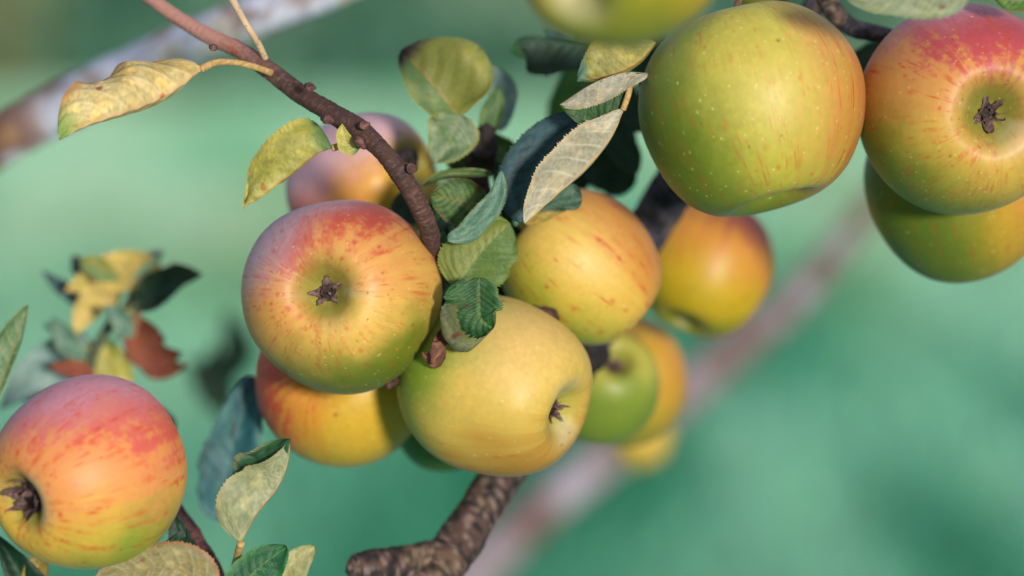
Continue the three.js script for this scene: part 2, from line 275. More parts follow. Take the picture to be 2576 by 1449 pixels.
    let c = mix3(cY, cG, sst(s.g0 ?? -0.1, s.g1 ?? 0.9, dt(gd) + (n1 - 0.5) * 0.7));  // yellow and green pigment; deeper green also paints shade on undersides
    const b = dt(bd) + (n1 - 0.5) * 0.55 + (st - 0.5) * 0.6 + (fi - 0.5) * 0.22;
    const ob = sst(s.o0 ?? -0.1, s.o1 ?? 0.6, b); c = mix3(c, cO, ob * (s.oK ?? 0.8));
    const rb = sst(s.r0 ?? 0.45, s.r1 ?? 0.95, b + (fi - 0.5) * 0.35); c = mix3(c, cR, rb * (s.rK ?? 0.85));
    const m = sst(s.m0 ?? 0.55, s.m1 ?? 1.0, dt(md) + (n1 - 0.5) * 0.34 + (fi - 0.5) * 0.1); c = mix3(c, s.lav ?? LAV, m * (s.mK ?? 0.6));  // waxy bloom, with sky sheen and pale highlights painted into the skin
    c = mix3(c, s.dashColor ?? [190, 78, 44], dash[o] * clamp((s.dashBase ?? 0.25) + 0.55 * ob - 0.2 * rb - 0.3 * m) * sst(0.35, 0.55, fi + 0.12));
    // the eye: green hollow, pale waxy ring, thin russet lines; stalk end: green hollow
    const hol = sst(0.30, 0.13, v + 0.10 * (n1 - 0.5) - 0.03 * n[1]); c = mix3(c, s.eyeGreen ?? [142, 142, 62], hol * 0.85);
    const ringK = sst(0.08, 0.18, v) * sst(0.34, 0.22, v) * sst(0.25, -0.1, n[1] - P.y * 0) * sst(s.ring0 ?? 0.42, 0.7, fbm(ca * 1.1 + seed * 2, sa * 1.1, 0.5, 2)); c = mix3(c, [206, 196, 176], ringK * (s.ringK ?? 0.55));
    const ln = sst(0.62, 0.75, noise(ca * 7 + seed, sa * 7, v * 5)) * sst(0.16, 0.06, v); c = mix3(c, [92, 74, 40], ln * 0.55);
    c = mix3(c, [96, 78, 62], sst(0.075, 0.03, v) * 0.8);
    c = mix3(c, [122, 132, 48], sst(0.78, 0.88, v) * 0.7); c = mix3(c, [120, 96, 52], sst(0.86, 0.95, v + (fi - 0.5) * 0.1) * 0.7);
    c = mix3(c, [236, 216, 168], dot[o] * 0.8); c = mix3(c, [120, 66, 36], dirt[o] * 0.7);
    const gr = (0.95 + 0.09 * fi) * 0.93, lu = 0.35 * c[0] + 0.5 * c[1] + 0.15 * c[2]; for (let e = 0; e < 3; e++) c[e] = lu + (c[e] - lu) * 1.05; px[o * 4] = clamp(c[0] * gr, 0, 255); px[o * 4 + 1] = clamp(c[1] * gr, 0, 255); px[o * 4 + 2] = clamp(c[2] * gr, 0, 255); px[o * 4 + 3] = 255;
  }
  const tex = new THREE.DataTexture(px, W, H); tex.colorSpace = THREE.SRGBColorSpace; tex.wrapS = THREE.RepeatWrapping; tex.magFilter = tex.minFilter = THREE.LinearFilter; tex.needsUpdate = true;
  const skin = new THREE.Mesh(geo, skinMat(tex, s)); skin.name = 'skin'; skin.castShadow = skin.receiveShadow = true; g.add(skin);
  // the dried flower in the eye
  const y0 = prof.getPoint(0.03).y * R, cal = R * (s.cal ?? 1);
  const tuft = new THREE.BufferGeometry(); { const p = [], c = [], ix = []; for (let a = 0; a <= 14; a++) for (let b = 0; b <= 4; b++) { const an = a / 14 * 6.283, rr = cal * 0.075 * b / 4, hh = (hash(a % 14, b, seed) - 0.5) * 0.03 * cal; p.push(Math.cos(an) * rr, y0 - 0.012 * cal - (1 - b / 4) * 0.018 * cal + hh * (b > 0), Math.sin(an) * rr); const w = 24 + 40 * hash(a % 14, b, seed + 2); c.push(lin(w * 1.05), lin(w * 0.8), lin(w * 0.78)); } for (let a = 0; a < 14; a++) for (let b = 0; b < 4; b++) { const o = a * 5 + b; ix.push(o, o + 5, o + 1, o + 5, o + 6, o + 1); } tuft.setAttribute('position', new THREE.Float32BufferAttribute(p, 3)); tuft.setAttribute('color', new THREE.Float32BufferAttribute(c, 3)); tuft.setIndex(ix); tuft.computeVertexNormals(); }
  const calyx = new THREE.Mesh(tuft, dryMat); calyx.name = 'calyx'; g.add(calyx);
  for (let n = 0; n < 12; n++) {
    const inner = n > 4, an = (inner ? n / 7 : n / 5) * 6.283 + (r() - 0.5) * 0.7 + seed, L = cal * (0.12 + 0.06 * r()) * (inner ? 0.5 : 1), wd = cal * (0.030 + 0.016 * r()) * (inner ? 0.6 : 1), up = 0.2 + 0.8 * r() + (inner ? 0.5 : 0), tw = (r() - 0.5) * 1.8, p = [], c = [], ix = [], hook = (r() - 0.25) * 3.0;
    let X = cal * 0.035, Y = 0, an2 = up;
    for (let a = 0; a <= 12; a++) {
      const t = a / 12, wdt = wd * (1 - t) ** 0.7 * (0.75 + 0.5 * noise(t * 5, n, seed)); const th = tw * t;
      for (let b = -3; b <= 3; b++) { const e = b / 3, cup = Math.abs(e) * wdt * 0.7; const lx = X, ly = Y + cup + e * wdt * Math.sin(th) + (noise(t * 6, b, n + seed) - 0.5) * wdt * 0.7, lz = e * wdt * Math.cos(th); p.push(Math.cos(an) * lx - Math.sin(an) * lz, y0 - 0.004 * cal - ly, Math.sin(an) * lx + Math.cos(an) * lz); const w = 0.55 + 0.8 * noise(t * 7 + n, e * 3 + 5, seed); const tp = 1 + 0.5 * t; c.push(lin(82 * w * tp), lin(62 * w * tp), lin(60 * w * tp)); }
      an2 += hook / 12 * (a > 3 ? 1 : 0); X += Math.cos(an2) * L / 12; Y += Math.sin(an2) * L / 12;
    }
    for (let a = 0; a < 12; a++) for (let b = 0; b < 6; b++) { const o = a * 7 + b; ix.push(o, o + 1, o + 7, o + 7, o + 1, o + 8); }
    const sg = new THREE.BufferGeometry(); sg.setAttribute('position', new THREE.Float32BufferAttribute(p, 3)); sg.setAttribute('color', new THREE.Float32BufferAttribute(c, 3)); sg.setIndex(ix); sg.computeVertexNormals();
    const sm = new THREE.Mesh(sg, dryMat); sm.name = inner ? 'stamen' : 'sepal'; sm.castShadow = true; calyx.add(sm);
  }
  { // stalk, slightly bent and thicker at its end
    const c = new THREE.CatmullRomCurve3([[0, 0.40, 0], [0.02, 0.62, 0.01], [0.07, 0.82, 0.03], [0.13, 0.96, 0.03]].map((p) => new THREE.Vector3(...p).multiplyScalar(R)));
    const sg = new THREE.TubeGeometry(c, 14, R * 0.035, 8), col = new Float32Array(sg.attributes.position.count * 3); for (let i = 0; i < col.length; i += 3) { const w = 0.7 + 0.6 * hash(i, 3, seed); col[i] = lin(110 * w); col[i + 1] = lin(84 * w); col[i + 2] = lin(54 * w); }
    sg.setAttribute('color', new THREE.BufferAttribute(col, 3)); const sm = new THREE.Mesh(sg, woodMat); sm.name = 'stalk'; sm.castShadow = true; g.add(sm);
  }
  return g;
}

// ------------------------------------------------------------------ the wood of the tree
const bough = thing('apple_bough', 'dark knotty bough with lichen passing behind the central apple cluster', 'branch', at(1000, 1500, 0.09));
limb('limb', bough, [[1010, 1560, 0.05, 66], [1085, 1460, 0.06, 62], [1150, 1370, 0.07, 57], [1205, 1285, 0.08, 54], [1275, 1180, 0.10, 54], [1365, 1060, 0.12, 54], [1452, 920, 0.145, 52], [1530, 770, 0.15, 50], [1612, 610, 0.14, 52], [1684, 490, 0.13, 58], [1738, 400, 0.12, 50], [1810, 290, 0.11, 44], [1930, 160, 0.10, 36], [2040, 30, 0.09, 28], [2080, -90, 0.09, 26]], { seed: 4, seg: 420, rad: 30, amp: 0.1, rings: 0.04, color: barkMottle });
limb('side_stub', bough, [[1190, 1330, 0.075, 30], [1130, 1385, 0.07, 44], [1050, 1412, 0.06, 46], [965, 1425, 0.05, 46], [895, 1432, 0.045, 40], [880, 1436, 0.045, 26]], { seed: 8, seg: 100, rad: 24, amp: 0.13, rings: 0.04, color: barkStub }, 'broken side stub at the foot of the bough');
limb('side_twig', bough, [[2065, -30, 0.05, 26], [2095, 25, 0.05, 26], [2140, 68, 0.055, 24], [2240, 92, 0.06, 20], [2300, 120, 0.06, 16]], { seed: 9, seg: 90, rad: 16, amp: 0.07, color: barkMottle }, 'dark side twig between the two upper right apples');
limb('spur', bough, [[1500, 905, 0.13, 40], [1400, 760, 0.10, 34], [1290, 640, 0.07, 36], [1215, 560, 0.06, 44], [1200, 460, 0.07, 40], [1215, 380, 0.06, 34], [1225, 320, 0.06, 22]], { seed: 10, seg: 160, rad: 20, amp: 0.16, rings: 0.1, color: plain([58, 44, 44], [20, 20, 24]) }, 'dark knobbly fruiting spur behind the leaves');
limb('spur', bough, [[1390, 800, 0.05, 30], [1240, 800, 0.035, 30], [1120, 850, 0.03, 26], [1030, 935, 0.03, 16], [975, 972, 0.012, 9]], { seed: 12, seg: 90, rad: 16, amp: 0.2, rings: 0.12, color: plain([96, 62, 52], [44, 30, 30]) }, 'thin brown spur between the two front apples');

const twig = thing('fruiting_twig', 'slender red-brown twig coming down from the upper left to the apple cluster', 'twig', at(355, -10, 0.0));
limb('stem', twig, [[330, -40, 0.045, 17], [440, 40, 0.035, 18], [520, 88, 0.028, 20], [600, 125, 0.02, 21], [670, 172, 0.012, 24], [760, 240, 0.005, 25], [835, 285, 0, 25], [905, 328, -0.005, 28], [960, 378, -0.008, 24], [1010, 440, -0.008, 26], [1050, 510, -0.006, 25], [1078, 575, 0, 25], [1090, 640, 0.012, 22], [1100, 720, 0.03, 22]], { seed: 21, seg: 520, rad: 28, amp: 0.07, rings: 0.075, color: barkRed, fine: 1.25 });
limb('side_shoot', twig, [[668, 148, 0.010, 8], [650, 110, 0.006, 8.5], [622, 66, 0, 8.5], [600, 28, 0.004, 9], [575, -20, 0.01, 10]], { seed: 22, seg: 60, rad: 12, amp: 0.05, color: (t, g, r, l) => mix3([206, 178, 142], [120, 84, 70], sst(0.12, 0.3, g + l * 0.5)) }, 'thin straw coloured dry stalk');
for (const [x, y, a, b, w] of [[770, 215, 792, 222, 11], [905, 318, 928, 312, 12], [812, 298, 838, 305, 12], [890, 345, 918, 372, 12], [1032, 418, 1040, 430, 13], [530, 118, 545, 122, 9]]) limb('bud', twig, [[x, y, -0.008, w * 0.6], [(x + a) / 2, (y + b) / 2, -0.014, w], [a, b, -0.012, w * 0.45]], { seed: x, seg: 14, rad: 10, amp: 0.15, color: plain([128, 84, 76], [58, 38, 40]) });
limb('bud', twig, [[1000, 400, 0.066, 14], [1030, 390, 0.07, 20], [1042, 425, 0.07, 13]], { seed: 31, seg: 20, rad: 10, amp: 0.2, color: plain([44, 32, 34], [20, 18, 22]) }, 'blackened bud behind the twig');

const pale = thing('pale_branch', 'pale silvery branch crossing the upper left background, out of focus', 'branch', at(-60, 400, 0.30));
limb('limb', pale, [[-200, 462, 0.33, 64], [40, 332, 0.32, 64], [240, 226, 0.31, 62], [440, 126, 0.30, 58], [640, 42, 0.29, 56], [860, -46, 0.28, 54], [1100, -150, 0.27, 50]], { seed: 41, seg: 160, rad: 24, amp: 0.06, color: barkPale });
const mauve = thing('far_branch', 'mauve grey branch rising across the lower right background, very blurred', 'branch', at(1100, 1530, 1.3));
limb('limb', mauve, [[1040, 1620, 1.3, 62], [1180, 1460, 1.32, 59], [1330, 1310, 1.35, 56], [1520, 1150, 1.37, 55], [1720, 985, 1.4, 55], [1880, 850, 1.4, 50], [2010, 740, 1.4, 43], [2110, 620, 1.4, 34], [2200, 500, 1.4, 27], [2290, 360, 1.4, 22]], { seed: 43, seg: 160, rad: 24, amp: 0.07, color: barkMauve });

const shoot = thing('lower_shoot', 'reddish lower left shoot beside the striped apple with curled leaves', 'shoot', at(560, 1520, 0.0));
limb('stem', shoot, [[590, 1560, 0.03, 24], [540, 1440, 0.03, 22], [490, 1350, 0.035, 20], [440, 1270, 0.05, 15]], { seed: 51, seg: 80, rad: 16, amp: 0.08, color: plain([120, 74, 72], [70, 48, 56]) });
const spray = thing('leaf_spray', 'blurred spray of yellowing and green leaves above the lower left apple', 'shoot', at(230, 1100, 0.17));
limb('stem', spray, [[205, 1130, 0.17, 12], [215, 1000, 0.17, 12], [240, 880, 0.17, 13], [290, 800, 0.17, 14], [330, 745, 0.17, 8]], { seed: 52, seg: 60, rad: 12, amp: 0.08, color: plain([90, 100, 70], [52, 66, 56]) });
limb('side_shoot', spray, [[330, 860, 0.17, 12], [345, 790, 0.17, 11], [360, 740, 0.17, 8]], { seed: 53, seg: 30, rad: 10, amp: 0.06, color: plain([196, 140, 96], [150, 104, 78]) });
limb('side_shoot', spray, [[300, 850, 0.17, 9], [305, 770, 0.17, 10], [340, 700, 0.17, 9], [400, 650, 0.17, 8]], { seed: 54, seg: 40, rad: 10, amp: 0.04, color: plain([132, 176, 146], [112, 158, 128]) });

// ------------------------------------------------------------------ apples
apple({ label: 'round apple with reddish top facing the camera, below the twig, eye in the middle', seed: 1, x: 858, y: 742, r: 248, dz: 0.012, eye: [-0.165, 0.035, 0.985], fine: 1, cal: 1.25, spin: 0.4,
  blush: [-0.36, 0.9, 0.0], o0: -0.5, o1: 0.45, r0: 0.22, r1: 0.76, bloomSheen: [-0.72, 0.68, -0.1], m0: 0.3, m1: 0.85, mK: 0.88, greenDir: [0.3, -0.85, -0.1], g0: 0.1, g1: 0.95, green: [108, 124, 34], yellow: [222, 180, 92], orange: [214, 140, 84], red: [180, 66, 60], oK: 0.68, lump: 0.05, dashes: 460, dashW: 1.5, dashBase: 0.5, rough: 0.5 });  // green pigment below, deepened to paint a shaded underside
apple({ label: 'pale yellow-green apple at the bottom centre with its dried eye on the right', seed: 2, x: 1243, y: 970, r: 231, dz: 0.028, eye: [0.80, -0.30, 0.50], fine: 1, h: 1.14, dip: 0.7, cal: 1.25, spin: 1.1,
  yellow: [212, 182, 90], green: [140, 164, 62], greenDir: [-0.85, 0.45, -0.1], g0: -0.05, g1: 0.75, blush: [0.4, -0.88, -0.05], o0: 0.0, o1: 0.95, oK: 0.7, orange: [176, 118, 44], r0: 1.5, r1: 2, bloomSheen: [0.2, 0.55, 0.75], lav: [234, 194, 134], m0: 0.5, m1: 1.1, mK: 0.55, dashes: 60, dashBase: 0.35, dots: 520, eyeGreen: [176, 168, 78], rough: 0.5 });  // lav here is a peach highlight painted into the skin
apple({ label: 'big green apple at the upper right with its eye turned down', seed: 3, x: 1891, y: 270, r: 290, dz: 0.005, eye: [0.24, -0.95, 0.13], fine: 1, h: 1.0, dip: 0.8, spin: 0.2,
  yellow: [190, 180, 74], green: [98, 120, 34], greenDir: [-0.8, -0.35, -0.45], g0: -0.45, g1: 0.55, blush: [0.95, 0.15, 0.05], o0: 0.15, o1: 0.95, oK: 0.75, orange: [200, 126, 70], r0: 0.95, r1: 1.4, rK: 0.6, bloomSheen: [0.15, 0.25, 0.95], lav: [222, 200, 116], m0: 0.6, m1: 1.15, mK: 0.45, dashes: 420, dashW: 1.6, dashBase: 0.5, dots: 760, rough: 0.5, ringK: 0 });  // green on the left paints its shaded side, lav a broad highlight
apple({ label: 'pink-topped apple at the right edge with its star-shaped eye facing the camera', seed: 4, x: 2432, y: 280, r: 268, dz: 0.012, eye: [0.16, -0.08, 0.98], fine: 1, cal: 1.4, spin: 2.2,
  blush: [0.2, 0.95, 0.05], o0: -0.7, o1: 0.3, r0: 0.18, r1: 0.68, red: [180, 66, 84], bloomSheen: [-0.3, 0.92, -0.1], m0: 0.55, m1: 0.98, mK: 0.7, greenDir: [-0.75, -0.65, -0.1], g0: 0.15, g1: 0.9, green: [126, 140, 44], orange: [212, 140, 84], yellow: [208, 174, 80], dashes: 520, dashW: 1.5, dashBase: 0.5, eyeGreen: [128, 134, 54], rough: 0.5 });
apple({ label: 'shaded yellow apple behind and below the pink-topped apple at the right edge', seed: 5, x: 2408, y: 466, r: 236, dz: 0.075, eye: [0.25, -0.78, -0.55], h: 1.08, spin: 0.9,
  yellow: [190, 154, 54], green: [100, 118, 36], greenDir: [-0.9, -0.3, 0.1], g0: -0.4, g1: 0.6, blush: [0.9, 0.3, 0.2], o0: 0.2, o1: 1.0, r0: 1.2, r1: 1.8, m0: 1.2, m1: 1.6, dashes: 200, dashW: 1, dashBase: 0.9 });  // darkened yellow and green paint the shade from the apple in front
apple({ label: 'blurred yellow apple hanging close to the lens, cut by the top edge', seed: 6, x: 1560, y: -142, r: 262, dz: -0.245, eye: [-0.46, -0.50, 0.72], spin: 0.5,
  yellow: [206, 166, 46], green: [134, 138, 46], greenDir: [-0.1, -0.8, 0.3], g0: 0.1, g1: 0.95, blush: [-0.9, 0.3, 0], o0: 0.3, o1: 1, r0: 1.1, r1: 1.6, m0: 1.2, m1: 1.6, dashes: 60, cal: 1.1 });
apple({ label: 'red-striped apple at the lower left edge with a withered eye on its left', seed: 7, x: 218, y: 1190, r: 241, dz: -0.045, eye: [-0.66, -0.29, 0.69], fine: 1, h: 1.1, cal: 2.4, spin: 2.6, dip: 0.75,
  blush: [0.1, 0.95, 0.05], o0: -0.6, o1: 0.2, r0: 0.22, r1: 0.7, rK: 0.75, red: [202, 78, 82], orange: [226, 142, 92], bloomSheen: [-0.15, 0.98, -0.02], lav: [206, 150, 168], m0: 0.3, m1: 0.85, mK: 0.85, greenDir: [0.6, -0.75, 0], g0: 0.35, g1: 1.0, yellow: [224, 182, 76], dashes: 240, dashW: 2, dashBase: 0.9, dots: 60, dashColor: [204, 72, 36], rough: 0.52 });
apple({ label: 'soft pink apple behind the twig, above the front apple', seed: 8, x: 912, y: 470, r: 186, dz: 0.115, eye: [0.72, 0.30, 0.62], spin: 0.7,
  blush: [-0.85, 0.45, 0.1], o0: -0.6, o1: 0.2, r0: 0.15, r1: 0.7, red: [190, 84, 88], bloomSheen: [-0.5, 0.85, 0.1], lav: [214, 178, 190], m0: -0.1, m1: 0.6, mK: 0.9, yellow: [222, 180, 64], dashes: 60 });
apple({ label: 'red and yellow apple half hidden below the front apple', seed: 9, x: 868, y: 958, r: 222, dz: 0.085, eye: [0.25, -0.2, -0.9], spin: 1.7,
  blush: [-0.95, 0.25, 0.05], o0: -0.1, o1: 0.55, r0: 0.42, r1: 0.85, red: [192, 70, 62], orange: [220, 140, 58], bloomSheen: [-0.9, 0.6, -0.2], m0: 0.95, m1: 1.3, yellow: [214, 174, 60], green: [176, 160, 50], g0: 0.5, g1: 1.2, dashes: 60 });
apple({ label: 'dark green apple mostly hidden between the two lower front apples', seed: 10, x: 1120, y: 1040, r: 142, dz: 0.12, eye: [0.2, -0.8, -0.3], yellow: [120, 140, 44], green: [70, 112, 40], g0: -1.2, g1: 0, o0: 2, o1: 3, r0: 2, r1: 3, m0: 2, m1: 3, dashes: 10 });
apple({ label: 'striped yellow apple right of the leaf cluster, slightly out of focus', seed: 11, x: 1458, y: 672, r: 190, dz: 0.075, eye: [0.72, -0.58, -0.15], h: 1.16, spin: 0.3, fine: 1,
  yellow: [218, 184, 84], green: [166, 174, 58], greenDir: [-0.6, -0.7, 0.0], g0: 0.1, g1: 0.9, blush: [0.75, 0.6, -0.1], o0: -0.1, o1: 0.75, oK: 0.8, orange: [208, 136, 66], r0: 0.95, r1: 1.5, bloomSheen: [0.1, 0.25, 0.9], m0: 0.65, m1: 1.15, lav: [240, 204, 140], mK: 0.4, dashes: 190, dashW: 2.4, dashBase: 0.95, dots: 100, rough: 0.5 });  // lav paints the pale peach highlight facing the camera
apple({ label: 'blurred orange and olive apple behind the big green apple', seed: 12, x: 1776, y: 668, r: 172, dz: 0.21, eye: [-0.35, -0.86, 0.3], h: 1.1,
  yellow: [200, 164, 40], green: [150, 146, 30], greenDir: [-0.3, -0.9, 0], g0: 0.2, g1: 0.9, blush: [0.45, 0.85, 0], o0: -0.3, o1: 0.4, orange: [208, 136, 66], r0: 0.4, r1: 1.0, red: [182, 92, 82], m0: 0.9, m1: 1.3, dashes: 30 });
apple({ label: 'blurred green apple with a dark eye, right of the bottom centre apple', seed: 13, x: 1516, y: 974, r: 142, dz: 0.18, eye: [0.26, 0.55, 0.8], cal: 1.6, yellow: [184, 176, 78], green: [122, 142, 52], greenDir: [0.1, -0.9, 0.2], g0: -0.4, g1: 0.6, o0: 1, o1: 2, r0: 2, r1: 3, m0: 1.4, m1: 2, dashes: 10 });
apple({ label: 'blurred ochre apple behind the small green one, lower centre', seed: 14, x: 1566, y: 958, r: 167, dz: 0.27, eye: [0.2, -0.7, -0.7], yellow: [194, 164, 58], green: [168, 152, 52], blush: [0.9, 0.3, 0], o0: 0, o1: 0.9, orange: [206, 142, 60], r0: 1.3, r1: 2, m0: 1.4, m1: 2, dashes: 10 });
apple({ label: 'far small yellow apple, a soft blurred blob under the ochre one', seed: 15, x: 1612, y: 1100, r: 78, dz: 0.85, eye: [0.1, -0.9, 0.2], yellow: [204, 170, 70], green: [190, 160, 66], o0: 0.6, o1: 1.4, r0: 2, r1: 3, m0: 2, m1: 3, dashes: 10 });
apple({ label: 'yellow apple peeping over the top of the big green apple', seed: 16, x: 1918, y: -92, r: 112, dz: 0.09, eye: [0.1, -0.6, -0.6], yellow: [220, 172, 40], o0: 1, o1: 2, r0: 2, r1: 3, m0: 2, m1: 3, dashes: 10 });

// ------------------------------------------------------------------ leaves
const P = {
  sprayGold: { top: [[196, 176, 88], [226, 196, 124]], under: [[206, 176, 104], [226, 196, 126]], rib: [206, 160, 92] },
  tan: { top: [[206, 178, 108], [226, 206, 150]], under: [[206, 176, 104], [232, 208, 150]], rib: [206, 170, 128], tip: [132, 160, 78], edge: [164, 112, 62], spot: [150, 72, 48], vein: [236, 218, 170] },
  lemon: { top: [[184, 178, 82], [214, 206, 120]], under: [[180, 176, 84], [212, 206, 122]], rib: [184, 140, 76], edge: [206, 186, 84], spot: [176, 112, 46], base: [92, 128, 74], vein: [196, 196, 120] },
  olive: { top: [[104, 132, 72], [172, 172, 92]], under: [[150, 160, 118], [176, 180, 140]], rib: [190, 156, 92], edge: [140, 150, 76], spot: [120, 96, 56], side: [[104, 138, 84], [154, 146, 60]], tip: [52, 46, 46] },
  green: { top: [[46, 92, 40], [86, 128, 58]], under: [[140, 152, 116], [168, 176, 142]], rib: [150, 164, 96], edge: [140, 150, 76], spot: [96, 66, 44], edgeK: 0.5 },
  leafy: { top: [[86, 112, 46], [136, 150, 74]], under: [[150, 160, 118], [176, 180, 140]], rib: [168, 176, 108], edge: [126, 140, 62], spot: [110, 84, 52], side: [[140, 146, 70], [78, 118, 54]] },
  grey: { top: [[38, 84, 40], [58, 104, 52]], under: [[170, 162, 140], [204, 196, 178]], rib: [198, 160, 112], edge: [196, 178, 140], spot: [150, 112, 90], vein: [216, 208, 188] },
  sage: { top: [[34, 84, 56], [54, 110, 72]], under: [[158, 166, 124], [188, 192, 152]], rib: [198, 152, 114], edge: [180, 172, 126], spot: [150, 140, 100], vein: [182, 170, 130] },
  teal: { top: [[34, 72, 82], [62, 100, 112]], under: [[120, 140, 110], [140, 160, 130]], rib: [70, 104, 100], edge: [60, 84, 62], edgeK: 0.4, spot: [40, 60, 50] },
  mint: { top: [[84, 128, 112], [124, 160, 142]], under: [[150, 176, 166], [176, 200, 190]], rib: [110, 150, 128], edge: [120, 130, 86], spot: [120, 96, 70] },
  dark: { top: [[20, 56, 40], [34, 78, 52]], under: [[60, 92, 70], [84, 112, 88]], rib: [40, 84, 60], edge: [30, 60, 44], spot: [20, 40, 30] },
  ice: { top: [[136, 172, 170], [168, 196, 196]], under: [[140, 176, 174], [170, 198, 196]], rib: [150, 184, 180] },
  bright: { top: [[60, 120, 46], [96, 152, 66]], under: [[80, 136, 60], [110, 160, 80]], rib: [110, 160, 76] },
  ochre: { top: [[166, 150, 58], [212, 176, 92]], under: [[196, 160, 84], [216, 186, 110]], rib: [206, 160, 92], edge: [150, 130, 60] },
  rust: { top: [[132, 62, 44], [160, 84, 58]], under: [[140, 72, 60], [150, 96, 84]], rib: [150, 90, 70], edge: [104, 60, 62] },
  brown: { top: [[104, 66, 52], [150, 96, 74]], under: [[96, 60, 50], [136, 90, 74]], rib: [86, 54, 44], edge: [70, 44, 38] },
  khaki: { top: [[62, 110, 44], [104, 140, 60]], under: [[150, 138, 92], [176, 162, 116]], rib: [160, 140, 96], edge: [190, 110, 84], edgeK: 0.5, spot: [150, 96, 66] },
};
let LS = 100; const lf = (parent, o) => leafMesh(parent, { seed: ++LS, ...o });
// on the front twig
lf(twig, { label: 'tan curled dying leaf on a long arched stalk', pal: P.tan, fine: 1, dry: 1, face: -1, dz: 0, mid: [[508, 172, 0.004], [445, 222, -0.008], [372, 262, -0.018], [292, 291, -0.028], [216, 316, -0.038], [150, 352, -0.046]], R: { w: 190, fold: 14, curl: -80 }, L: { w: 70, fold: -84, curl: -30 }, peak: 0.33, blunt: 0.85, spots: 0.74, tooth: 0.03, stalk: [[684, 184, 0.005, 9], [640, 168, 0.004, 8], [590, 157, 0.004, 8], [540, 158, 0.004, 9], [506, 173, 0.004, 10]] });
lf(twig, { label: 'yellow-green folded leaf hanging left below the twig', pal: P.lemon, fine: 1, dz: -0.004, mid: [[836, 372], [792, 390], [744, 428], [694, 468], [652, 500], [612, 521]], R: { w: 122, fold: 10, curl: -35 }, L: { w: 34, fold: -100 }, peak: 0.36, blunt: 0.72, spots: 0.76, veins: 8, stalk: [[920, 368, 0.002, 9], [880, 360, 0, 8], [836, 373, 0, 9]] });
lf(twig, { label: 'small pointed stipule leaf at the twig', pal: P.lemon, fine: 1, dz: -0.008, mid: [[908, 368], [884, 356], [868, 336], [860, 311]], R: { w: 10 }, L: { w: 36, fold: 10 }, peak: 0.35, tooth: 0.02 });
// central spur
lf(bough, { label: 'green and yellow leaf with a blackened tip above the cluster', pal: P.olive, dz: 0.055, mid: [[1152, 300], [1128, 262, -0.004], [1090, 215, -0.006], [1050, 170, -0.004], [1008, 132]], R: { w: 150, fold: 6, curl: -12 }, L: { w: 62, fold: 16 }, peak: 0.45, blunt: 0.6, fine: 1, spots: 0.78, veins: 5, tip: 1 });
lf(bough, { pal: { ...P.green, top: [[66, 104, 62], [104, 138, 76]] }, dz: 0.062, mid: [[1225, 350], [1242, 310], [1256, 262], [1254, 215]], R: { w: 16 }, L: { w: 42 } });
lf(bough, { label: 'grey-green leaf pointing down from the spur', pal: { ...P.mint, top: [[108, 140, 92], [156, 174, 146]], edge: [170, 164, 80], rib: [176, 160, 96] }, dz: 0.05, fine: 1, mid: [[1158, 288], [1146, 320], [1128, 358], [1092, 412]], R: { w: 66, fold: 8 }, L: { w: 66, fold: 10 }, peak: 0.42, blunt: 0.65 });
lf(bough, { label: 'pale blue-green leaf behind the yellow one', pal: P.ice, dz: 0.1, mid: [[1250, 330], [1268, 280], [1276, 225], [1236, 164]], R: { w: 26 }, L: { w: 46 }, blunt: 0.6 });
lf(bough, { label: 'dark folded leaf under the blurred top apple', pal: { ...P.dark, tip: [40, 104, 40] }, dz: 0.085, mid: [[1500, 120], [1440, 112], [1370, 108], [1312, 104], [1284, 126]], R: { w: 14 }, L: { w: 76, fold: 4 }, blunt: 0.5, peak: 0.5 });
lf(bough, { pal: { ...P.dark, top: [[44, 84, 84], [70, 112, 112]] }, dz: 0.09, mid: [[1460, 130], [1410, 100], [1368, 72]], R: { w: 20 }, L: { w: 20 } });
lf(bough, { label: 'bright green blurred leaf behind the grey leaves', pal: P.bright, dz: 0.19, mid: [[1478, 165], [1450, 215], [1418, 270], [1392, 330]], R: { w: 48 }, L: { w: 48 }, blunt: 0.5 });
lf(bough, { label: 'yellowing leaf under the blurred top apple', pal: { ...P.ochre, top: [[150, 148, 74], [188, 178, 98]], rib: [206, 146, 82], tip: [96, 136, 120] }, dz: 0.0, fine: 1, mid: [[1650, 106], [1606, 155], [1554, 182], [1502, 196], [1452, 204]], R: { w: 98, fold: 12, curl: -20 }, L: { w: 16, fold: -60 }, peak: 0.5, blunt: 0.6 });
lf(bough, { label: 'folded leaf showing silver underside over dark green face', pal: P.grey, fine: 1, dz: -0.006, mid: [[1634, 184], [1570, 182], [1500, 205], [1448, 236], [1408, 264]], R: { w: 58, fold: 150, curl: 16 }, L: { w: 122, fold: -2, curl: -6, blunt: 0.5, peak: 0.66 }, peak: 0.5, blunt: 0.6, veins: 8, spots: 0.82 });
lf(bough, { label: 'long silver-tan leaf turned over, left of the big green apple', pal: P.grey, face: -1, fine: 1, dry: 1, dz: -0.008, mid: [[1568, 274], [1540, 340], [1478, 420], [1398, 492], [1320, 562]], R: { w: 92, fold: 14, curl: -30 }, L: { w: 30, fold: -90 }, peak: 0.52, blunt: 0.66, veins: 8, wave: 0.2, spots: 0.85, stalk: [[1580, 190, 0.01, 8], [1582, 232, 0, 8], [1567, 276, 0, 8]] });
lf(bough, { label: 'dark blue-green leaf behind the silver-tan one', pal: P.teal, fine: 1, dz: 0.016, mid: [[1470, 290], [1400, 350], [1340, 430], [1314, 500], [1312, 562]], R: { w: 74, fold: 10, curl: -20 }, L: { w: 60, fold: 10 }, peak: 0.5, blunt: 0.55, wave: 0.25 });
